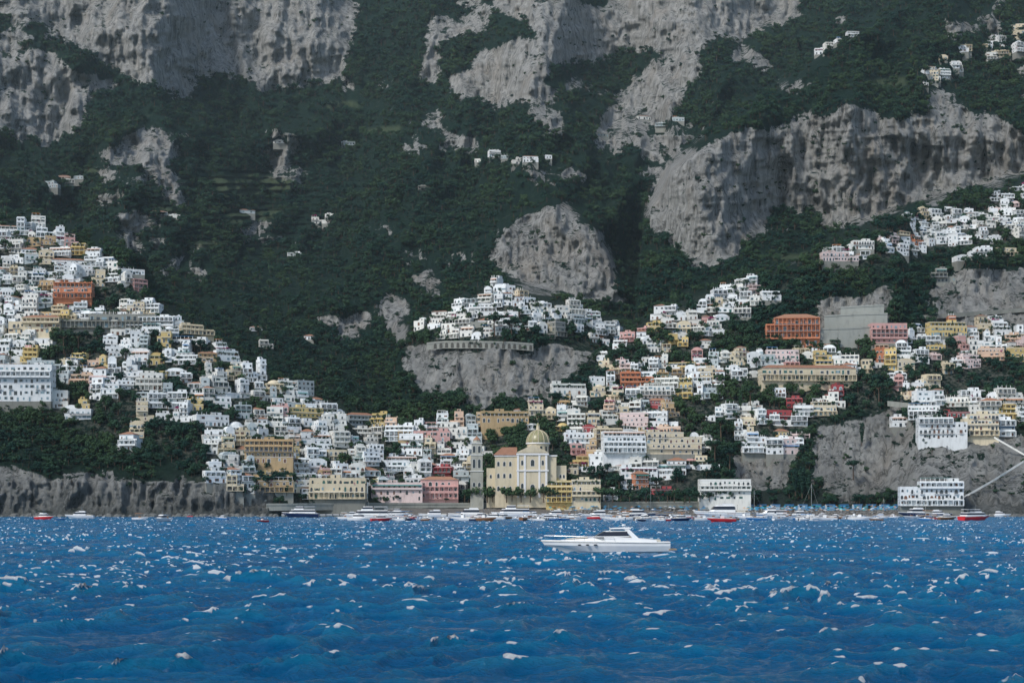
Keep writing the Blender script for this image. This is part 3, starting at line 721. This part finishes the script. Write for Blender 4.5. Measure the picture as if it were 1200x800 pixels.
# ------------------------------------------------------------ sea
rows=np.concatenate([np.linspace(-400,8,12),np.exp(np.arange(math.log(11),math.log(905),0.0034))])
inner=np.linspace(-1.3,1.3,1250); g=np.concatenate([-np.geomspace(12,1.34,16),inner,np.geomspace(1.34,12,16)])
G,Y=np.meshgrid(g,rows); Wd=0.36*np.maximum(np.abs(Y),30); X=G*Wd
dx=np.abs(np.gradient(G,axis=1))*Wd; dy=np.abs(np.gradient(Y,axis=0)); 
rs=np.random.RandomState(23); Z=np.zeros_like(X);HX=np.zeros_like(X);HY=np.zeros_like(X);J=np.zeros_like(X)
wxp=X+2.6*fbm(X/11,Y/11,81,4); wyp=Y+2.6*fbm(X/11,Y/11,82,4)
grp=[np.clip(1.0+1.5*fbm(X/q,Y/(q*1.3),120+i,2),0.15,2.2) for i,q in enumerate((7,10,14))]
NW=64
for i in range(NW):
    lam=0.40*(7.5/0.40)**(i/(NW-1)); th=math.radians(-90+20+rs.normal(0,44)); kx,ky=math.cos(th),math.sin(th); k=2*math.pi/lam
    st=0.088 if lam<3.2 else 0.060
    a=st/k; ph=k*(kx*wxp+ky*wyp)+rs.rand()*6.28
    res=np.maximum(dx*abs(kx),dy*abs(ky)); wt=np.clip(lam/(2.2*res+1e-6)-0.6,0,1)
    gg=grp[i%3]; wg=wt*gg
    Z+=wg*a*np.cos(ph)
    HX-=wg*a*kx*np.sin(ph)*0.7; HY-=wg*a*ky*np.sin(ph)*0.7
    if lam>0.8: J+=st*np.cos(ph)*(0.6+0.4*gg)
crest=np.clip(0.5+Z/0.6,0,1)
foam=np.clip((J+0.30*fbm(X/16,Y/34,84,3)-0.74)/0.22,0,1)
co=np.stack([X+HX,Y+HY,Z],-1).reshape(-1,3)
me=grid_mesh('sea',co,np.arange(X.size).reshape(X.shape)); addattr(me,'foam',foam); addattr(me,'crest',crest)
sea=bpy.data.objects.new('sea',me); scene.collection.objects.link(sea)
m,nt,b=newmat('sea_water'); tc=N(nt,'ShaderNodeTexCoord'); o=tc.outputs['Object']
f=attr(nt,'foam'); cr=attr(nt,'crest'); n1=noise(nt,o,4.5,7,0.8,(0.6,1.5,1)); n2=noise(nt,o,0.05,6); n3=noise(nt,o,2.0,9,0.74,(0.7,1.3,1))
mp=N(nt,'ShaderNodeMapping'); mp.inputs['Rotation'].default_value=(0,0,math.radians(22)); nt.links.new(o,mp.inputs[0])
strk=noise(nt,mp.outputs[0],0.5,6,0.7,(1.6,0.12,1))
strk=math_(nt,'MULTIPLY',ramp(nt,strk,[(0.60,0.0),(0.72,0.22)]),ramp(nt,n1,[(0.45,0.0),(0.6,1.0)]))
fm=ramp(nt,math_(nt,'MULTIPLY',f,math_(nt,'ADD',n1,0.30)),[(0.28,0.0),(0.56,1.0)])
fm=math_(nt,'MAXIMUM',fm,strk)
wc=ramp(nt,n2,[(0.35,(0.002,0.105,0.275)),(0.65,(0.003,0.155,0.36))])
wc=mixc(nt,ramp(nt,cr,[(0.50,0.0),(1.0,0.5)]),wc,(0.012,0.26,0.44))  # lighter tint by wave height, light passing through the crests painted in
nt.links.new(mixc(nt,fm,wc,(0.80,0.84,0.86)),b.inputs['Base Color'])
nt.links.new(mixc(nt,fm,(0.11,0.11,0.11),(0.8,0.8,0.8)),b.inputs['Roughness']); b.inputs['IOR'].default_value=1.33
bp=N(nt,'ShaderNodeBump'); bp.inputs['Strength'].default_value=1.0; bp.inputs['Distance'].default_value=0.7
nt.links.new(n3,bp.inputs['Height']); nt.links.new(bp.outputs[0],b.inputs['Normal'])
me.materials.append(m)

# ------------------------------------------------------------ boats
M_GEL=flat_mat('gelcoat_white',(0.80,0.81,0.80),0.25,0.5); M_GLASS=flat_mat('tinted_glass',(0.015,0.02,0.03),0.08,0.6); M_DECK=flat_mat('teak_deck',(0.35,0.25,0.15)); M_CUSH=flat_mat('cushion_beige',(0.60,0.56,0.47))
M_CHR=flat_mat('steel',(0.6,0.6,0.6),0.25,0.5,1.0); M_NAVY=flat_mat('hull_navy',(0.015,0.03,0.09),0.3); M_REDH=flat_mat('hull_red',(0.60,0.025,0.03),0.35); M_BLUEH=flat_mat('hull_blue',(0.04,0.2,0.45),0.35); M_WOOD=flat_mat('hull_wood',(0.22,0.10,0.04),0.4)
def hull(mb,L,B,fb,fs,mat,n=18):
    rings=[];decks=[]
    for i in range(n+1):
        t=i/n; x=-L/2+L*t
        e=1-(1-min(1,t/0.62))**2.1; e=max(e,0.012); hb=B/2*e*(1-0.10*max(0,(t-.6)/.4))
        sh=fb+(fs-fb)*min(1,t*1.15)**.9; rake=(1-t)**3
        xk=x+L*0.10*rake*(1) ; cz=0.10*fb+0.55*fb*max(0,1-t/.45)**2; ck=hb*(0.86-.25*(1-min(1,t/.5)))
        kz=-0.5*fb*min(1,t/.12)+(.35*fb*(1-min(1,t/.12)))
        rings.append([(xk+L*0.03*rake,0,kz),(xk,ck,cz),(x+L*.03*rake,hb*.985,sh*.62),(x,hb,sh*.97),(x,hb*.96,sh),(x,-hb*.96,sh),(x,-hb,sh*.97),(x+L*.03*rake,-hb*.985,sh*.62),(xk,-ck,cz)])
        decks.append((x,hb,sh))
    mb.loft(rings,mat)
    for s in (1,-1):
        for (a,ha,sa),(c,hc,sc) in zip(decks[:-1],decks[1:]): mb.rod((a,s*ha*1.0,sa*.9),(c,s*hc*1.0,sc*.9),.018*fb*1.6,M_CHR,4)
    return decks
def cabin(mb,x0,x1,w,z0,h,mat,rake=0.45,glass=True,r2=0.15):
    a=h*rake*2; 
    def ring(k,in_): 
        xa=x0+a*k; xb=x1-h*r2*k; ww=w/2*(1-in_)
        return [(xa,-ww*.7,z0+h*k),(xa+.12*(xb-xa),-ww,z0+h*k),(xb,-ww,z0+h*k),(xb,ww,z0+h*k),(xa+.12*(xb-xa),ww,z0+h*k),(xa,ww*.7,z0+h*k)]
    if glass:
        mb.loft([ring(0,0),ring(.35,.03)],mat); mb.loft([ring(.35,.045),ring(.85,.12)],M_GLASS); mb.loft([ring(.85,.08),ring(1,.16)],mat)
    else: mb.loft([ring(0,0),ring(1,.14)],mat)
def main_yacht():
    L=16.4;mb=MB(); dk=hull(mb,L,4.5,1.75,1.35,M_GEL,26)
    root=bpy.data.objects.new('motor_yacht',None); scene.collection.objects.link(root); D0=181
    mb.obj('hull',parent=root)
    mb=MB()
    for s in (1,-1):
        for x in (-3.2,-2.2,-1.2): 
            mb.loft([[(x+.24*math.cos(a),s*yy,1.08+.09*math.sin(a)) for a in np.linspace(0,6.28,9)[:-1]] for yy in (2.02,2.2)],M_GLASS)
    mb.obj('portholes',parent=root)
    mb=MB()
    rings=[]
    for t in np.linspace(0,1,12):
        x=-5.6+t*5.6; w=1.55*(0.35+.65*t**.7); zz=1.62-.12*t; hh=.10+.52*t
        rings.append([(x,-w,zz-.2),(x,-w*.85,zz+hh*.75),(x,-w*.4,zz+hh),(x,w*.4,zz+hh),(x,w*.85,zz+hh*.75),(x,w,zz-.2)])
    mb.loft(rings,M_GEL)
    rings=[]
    for t in np.linspace(0,1,10):
        x=-.1+t*6.6; w=1.95; top=2.08-.5*t**1.6
        rings.append([(x,-w,1.2),(x,-w*.93,top),(x,-w*.72,top+.02),(x,w*.72,top+.02),(x,w*.93,top),(x,w,1.2)])
    mb.loft(rings,M_GEL)
    mb.obj('superstructure',parent=root)
    mb=MB()
    def wr(z,xf,w,xb): return [(xb,-w,z),(xf+1.0,-w*.97,z),(xf+.25,-w*.7,z),(xf,0,z),(xf+.25,w*.7,z),(xf+1.0,w*.97,z),(xb,w,z)]
    mb.loft([wr(2.1,-1.5,1.75,3.0),wr(2.72,-.2,1.52,2.8)],M_GLASS,close=False,cap=False)
    mb.loft([wr(2.70,-.2,1.56,2.8),wr(2.80,-.05,1.56,2.85)],M_GEL,close=False,cap=False)
    mb.loft([wr(2.03,-1.6,1.81,3.1),wr(2.13,-1.48,1.79,3.05)],M_GEL,close=False,cap=False)
    mb.obj('windscreen',parent=root)
    mb=MB()
    for s in (1,-1):
        mb.loft([[(3.6,s*1.75,1.7),(4.4,s*1.75,1.7),(4.4,s*1.62,1.7),(3.6,s*1.62,1.7)],[(2.4,s*1.45,3.05),(3.0,s*1.45,3.05),(3.0,s*1.32,3.05),(2.4,s*1.32,3.05)]],M_GEL)
    mb.loft([[(x,-1.5,3.05),(x,-1.2,3.15+q),(x,1.2,3.15+q),(x,1.5,3.05),(x,1.3,2.98),(x,-1.3,2.98)] for x,q in ((.6,-.03),(1.0,.03),(2.4,.06),(3.3,.02))],M_GEL)
    for s in (1,-1): mb.rod((.5,s*1.4,2.75),(.9,s*1.35,3.05),.04,M_GEL)
    mb.rod((2.6,.5,3.15),(2.9,.5,4.3),.02,M_CHR); mb.rod((2.4,-.4,3.15),(2.4,-.4,3.5),.03,M_CHR); mb.cyl(2.4,-.4,3.45,3.6,.28,.22,M_GEL)
    mb.obj('radar_arch',parent=root)
    mb=MB()
    mb.box(4.6,7.0,-1.5,1.5,1.30,1.62,M_CUSH); mb.box(2.6,3.5,-1.3,1.3,1.62,2.2,M_CUSH); mb.box(1.0,1.6,-1.1,-.2,1.6,2.5,M_CUSH); mb.box(1.0,1.6,.2,1.1,1.6,2.5,M_CUSH)
    mb.loft([[(x,-1.9,.30),(x,1.9,.30),(x,1.9,.45),(x,-1.9,.45)] for x in (8.0,9.0)],M_DECK)
    mb.loft([[(-4.9,-.7,1.80),(-4.9,.7,1.80),(-4.9,.7,1.86),(-4.9,-.7,1.86)],[(-2.2,-1.1,1.96),(-2.2,1.1,1.96),(-2.2,1.1,2.08),(-2.2,-1.1,2.08)]],M_CUSH)
    mb.obj('seating_and_platform',parent=root)
    mb=MB()
    for s in (1,-1):
        pr=None
        for (x,hb,sh) in dk[1:17:2]:
            top=(x-.15,s*hb*.93,sh+.55); mb.rod((x,s*hb*.93,sh-.02),top,.018,M_CHR)
            if pr: mb.rod(pr,top,.022,M_CHR)
            pr=top
    mb.rod((7.9,0,1.3),(8.3,0,2.1),.025,M_CHR)
    mb.rod((-8.1,0,1.7),(-8.35,0,1.5),.1,M_CHR)
    mb.obj('railings',parent=root)
    root.location=((709-600)*K*D0,D0,0.10); root.rotation_euler=(0.0,-0.012,-0.06)
main_yacht()
def boat(kind,u,D,L,rot,hm=M_GEL,name=None):
    D=min(D,800)
    mb=MB(); fb=L*.115+.15; dk=hull(mb,L,L*.3,fb*1.1,fb*.85,hm,14); 
    if hm is not M_GEL: 
        for s in(1,-1):
            for (a,ha,sa),(c,hc,sc) in zip(dk[:-1],dk[1:]): mb.rod((a,s*ha*.98,sa),(c,s*hc*.98,sc),.05*fb,M_GEL,4)
    if kind=='cruiser':
        cabin(mb,-L*.22,L*.24,L*.24,fb*.9,L*.12,M_GEL); mb.box(L*.26,L*.42,-L*.1,L*.1,fb*.7,fb*1.05,M_CUSH)
        mb.box(0,L*.2,-L*.09,L*.09,fb*.9+L*.12,fb*.9+L*.15,M_GEL); mb.rod((L*.05,0,fb+L*.13),(L*.1,0,fb+L*.26),.04,M_CHR)
    elif kind=='ferry':
        cabin(mb,-L*.3,L*.42,L*.26,fb*.9,L*.10,M_GEL,.3); cabin(mb,-L*.16,L*.1,L*.2,fb*.9+L*.10,L*.08,M_GEL,.3)
        mb.box(L*.12,L*.4,-L*.11,L*.11,fb*.9+L*.17,fb*.9+L*.18,M_GEL)
        for x in (L*.13,L*.39):
            for s in (-1,1): mb.rod((x,s*L*.1,fb*.9+L*.1),(x,s*L*.1,fb*.9+L*.17),.05,M_CHR)
        mb.rod((0,0,fb+L*.17),(0,0,fb+L*.28),.05,M_CHR)
    elif kind=='open':
        mb.box(-L*.02,L*.1,-L*.06,L*.06,fb*.7,fb*1.0+L*.09,M_GEL); mb.poly([(-L*.03,-L*.07,fb+L*.08),(-L*.03,L*.07,fb+L*.08),(L*.0,L*.06,fb+L*.13),(L*.0,-L*.06,fb+L*.13)],M_GLASS)
        mb.box(L*.2,L*.38,-L*.1,L*.1,fb*.7,fb*1.02,M_CUSH); mb.box(L*.5,L*.56,-L*.04,L*.04,fb*.1,fb*1.3,M_RAIL)
    elif kind=='canopy':
        mb.box(-L*.12,L*.3,-L*.13,L*.13,fb+L*.2,fb+L*.215,R.choice([M_AWN[2],M_GEL,M_GEL,M_AWN[1]]))
        for x in (-L*.1,L*.28):
            for s in (-1,1): mb.rod((x,s*L*.11,fb*.8),(x,s*L*.11,fb+L*.2),.04,M_CHR)
        mb.box(L*.0,L*.12,-L*.05,L*.05,fb*.7,fb+L*.05,M_WOOD)
    elif kind=='sail':
        cabin(mb,-L*.15,L*.18,L*.18,fb*.9,L*.05,M_GEL); mb.rod((-L*.08,0,fb),(-L*.08,0,fb+L*1.25),.09,M_CHR,6); mb.rod((-L*.08,0,fb+L*.12),(L*.34,0,fb+L*.11),.12,M_AWN[2],6)
        mb.rod((-L*.49,0,fb*1.1),(-L*.08,0,fb+L*1.22),.025,M_CHR,4); mb.rod((L*.48,0,fb*.9),(-L*.08,0,fb+L*1.22),.025,M_CHR,4); mb.rod((-L*.08,-L*.08,fb+L*.7),(-L*.08,L*.08,fb+L*.7),.04,M_CHR,4)
    nm=name or {'cruiser':'cabin_cruiser','ferry':'passenger_ferry','open':'speedboat','canopy':'fishing_boat','sail':'sailboat'}[kind]
    return mb.obj(nm,((u-600)*K*D,D,.15),rot)
def Du(v): return CH/((v-HV)*K)
R=random.Random(12)
pi_=math.pi
boat('cruiser',845,Du(607),28,.04,M_GEL,'large_motor_yacht'); boat('ferry',1143,Du(610),16,pi_+.5,M_REDH); boat('open',845,Du(611.5),11,0.1,M_REDH)
boat('cruiser',189,Du(611),10,1.3); boat('cruiser',93,Du(607.5),14,.1); boat('canopy',165,Du(609),8,2.8); boat('ferry',600,Du(606.5),22,0); boat('cruiser',550,Du(608),20,.05); boat('ferry',432,Du(609.5),20,0.05)
boat('sail',765,Du(606),16,0.4,M_NAVY); boat('cruiser',748,Du(607),18,3.3,M_NAVY); boat('cruiser',700,Du(607),16,.2); boat('open',785,Du(607),9,1.2); boat('cruiser',1072,Du(605),20,0.2,M_NAVY); boat('cruiser',1100,Du(605),15,3.0,M_NAVY); boat('ferry',905,Du(606),18,0); boat('cruiser',935,Du(606.5),14,.3)
boat('ferry',352,Du(606),20,0,M_NAVY); boat('open',307,Du(612),6,1.0,M_REDH); boat('cruiser',1172,Du(605.5),12,2.9); boat('cruiser',508,Du(606.5),16,.1); boat('ferry',465,Du(606.5),16,pi_); boat('cruiser',650,Du(606),15,.2)
cols=[M_GEL,M_GEL,M_GEL,M_GEL,M_BLUEH,M_WOOD,M_NAVY,M_GEL,M_GEL,M_GEL,M_REDH]
for i in range(210):
    u=R.choice([R.uniform(405,660),R.uniform(640,830),R.uniform(880,1115),R.uniform(400,640),R.uniform(-100,320) if R.random()<.35 else R.uniform(660,1080)]); v=R.uniform(605.3,610.5)
    boat(R.choice(['open','canopy','cruiser','canopy','open','cruiser','sail' if R.random()<.25 else 'open']),u,Du(v),R.choice((4.5,5,6,6,7,8,9,11)),R.uniform(-.7,.7)+R.choice((0,pi_)),R.choice(cols))
mb=MB(); D0=805; x0=(330-600)*K*D0; x1=(402-600)*K*D0
mb.box(x0,x1,D0,D0+8,-3,1.3,WALLS['stone']); mb.box(x0,x1,D0-.4,D0+.2,1.1,1.5,M_TRIM)
for i in range(9): mb.cyl(x0+2+i*(x1-x0-4)/8,D0-.5,-2,1.9,.25,.25,M_RAIL,6)
mb.obj('pier')
mb=MB()
ub=[flat_mat('umbrella_blue',(0.05,0.25,0.45)),flat_mat('umbrella_teal',(0.05,0.4,0.42)),flat_mat('umbrella_orange',(0.55,0.25,0.06)),M_TRIM]
def umb(x,y,z,m,r=1.25):
    mb.rod((x,y,z-1),(x,y,z+2.2),.04,M_TRIM,4); n=8
    ring=[(x+r*math.cos(6.283*i/n),y+r*math.sin(6.283*i/n),z+1.95) for i in range(n)]; top=(x,y,z+2.45)
    for i in range(n): mb.poly([ring[i],ring[(i+1)%n],top],m)
    mb.box(x-.35,x+.35,y-2.2,y-.3,z+.25,z+.4,M_TRIM)
for i in range(330):
    u=R.uniform(872,1058) if R.random()<.75 else R.uniform(640,860); v=R.uniform(596.5,601.5); Dd=Dat(u,v)
    x,y,z=P(u,v,Dd); umb(x,y,z,ub[0] if R.random()<.6 else R.choice(ub))
mb.obj('beach_umbrellas')
mb=MB()
for i in range(12):
    u=872+i*16; x,y,z=P(u,596,Dat(u,596)); mb.box(x,x+5.2,y,y+3,z-.5,z+2.7,M_AWN[0] if i%2 else M_AWN[3],M_ROOF); mb.poly([(x+.6,y-.05,z),(x+2,y-.05,z),(x+2,y-.05,z+2.1),(x+.6,y-.05,z+2.1)],M_WIN); mb.poly([(x-.2,y-1.5,z+2.3),(x+5.4,y-1.5,z+2.3),(x+5.4,y,z+2.75),(x-.2,y,z+2.75)],M_AWN[2])
mb.obj('beach_huts')
mb=MB(); M_BLD=flat_mat('boulder_rock',(0.15,0.155,0.145),0.9,0.2)
for i in range(260):
    u=R.uniform(-120,325) if R.random()<.65 else R.uniform(1062,1300)
    v=604.5+R.uniform(-1,1.0); Dd=min(Dat(u,v),812)-R.uniform(0,5); x=(u-600)*K*Dd; r=R.uniform(.7,2.6)
    rings=[]
    ph=R.random()*6; 
    for zz,k_ in ((-1.0,1.0),(0.1,1.05),(.55,.8),(.85,.4)):
        rings.append([(x+r*k_*R.uniform(.75,1.2)*math.cos(ph+j*6.283/7),Dd+r*k_*R.uniform(.75,1.2)*math.sin(ph+j*6.283/7),r*zz*R.uniform(.85,1.1)) for j in range(7)])
    mb.loft(rings,M_BLD)
mb.obj('shore_boulders')

# ------------------------------------------------------------ haze, world, sun, camera
SE=math.radians(45)
w=bpy.data.worlds.new('World'); scene.world=w; w.use_nodes=True; nt=w.node_tree
sky=nt.nodes.new('ShaderNodeTexSky'); sky.sky_type='NISHITA'; sky.sun_disc=False; sky.sun_elevation=SE
sd=Vector((-0.60,-0.62,0)).normalized(); sky.sun_rotation=math.atan2(sd.x,sd.y)
bg=nt.nodes['Background']; nt.links.new(sky.outputs[0],bg.inputs['Color']); bg.inputs['Strength'].default_value=0.15
sl=bpy.data.lights.new('sun','SUN'); sl.energy=2.9; sl.angle=math.radians(11); sl.color=(1,.97,.92)
so=bpy.data.objects.new('sun',sl); scene.collection.objects.link(so)
dirv=Vector((sd.x*math.cos(SE),sd.y*math.cos(SE),math.sin(SE))); so.rotation_euler=dirv.to_track_quat('Z','Y').to_euler()
mb=MB(); m=bpy.data.materials.new('haze_volume'); m.use_nodes=True; nt=m.node_tree; nt.nodes.remove(nt.nodes['Principled BSDF'])
vs_n=nt.nodes.new('ShaderNodeVolumeScatter'); vs_n.inputs['Color'].default_value=(0.72,0.94,1,1); vs_n.inputs['Density'].default_value=0.00005; vs_n.inputs['Anisotropy'].default_value=0.2
nt.links.new(vs_n.outputs[0],nt.nodes['Material Output'].inputs['Volume'])
mb.box(-2600,2600,300,3600,-30,1500,m); mb.obj('atmospheric_haze')
cam=bpy.data.cameras.new('camera'); co_=bpy.data.objects.new('camera',cam); scene.collection.objects.link(co_); scene.camera=co_
co_.location=(0,0,CH); co_.rotation_euler=(math.radians(90),0,0); cam.lens=50; cam.sensor_width=36; cam.shift_y=(HV-400)/1200; cam.clip_end=8000; cam.clip_start=0.5
scene.view_settings.view_transform='Standard'; scene.view_settings.look='None'; scene.view_settings.exposure=0
print('houses',hcount,'trees',k,len(tree_pts))
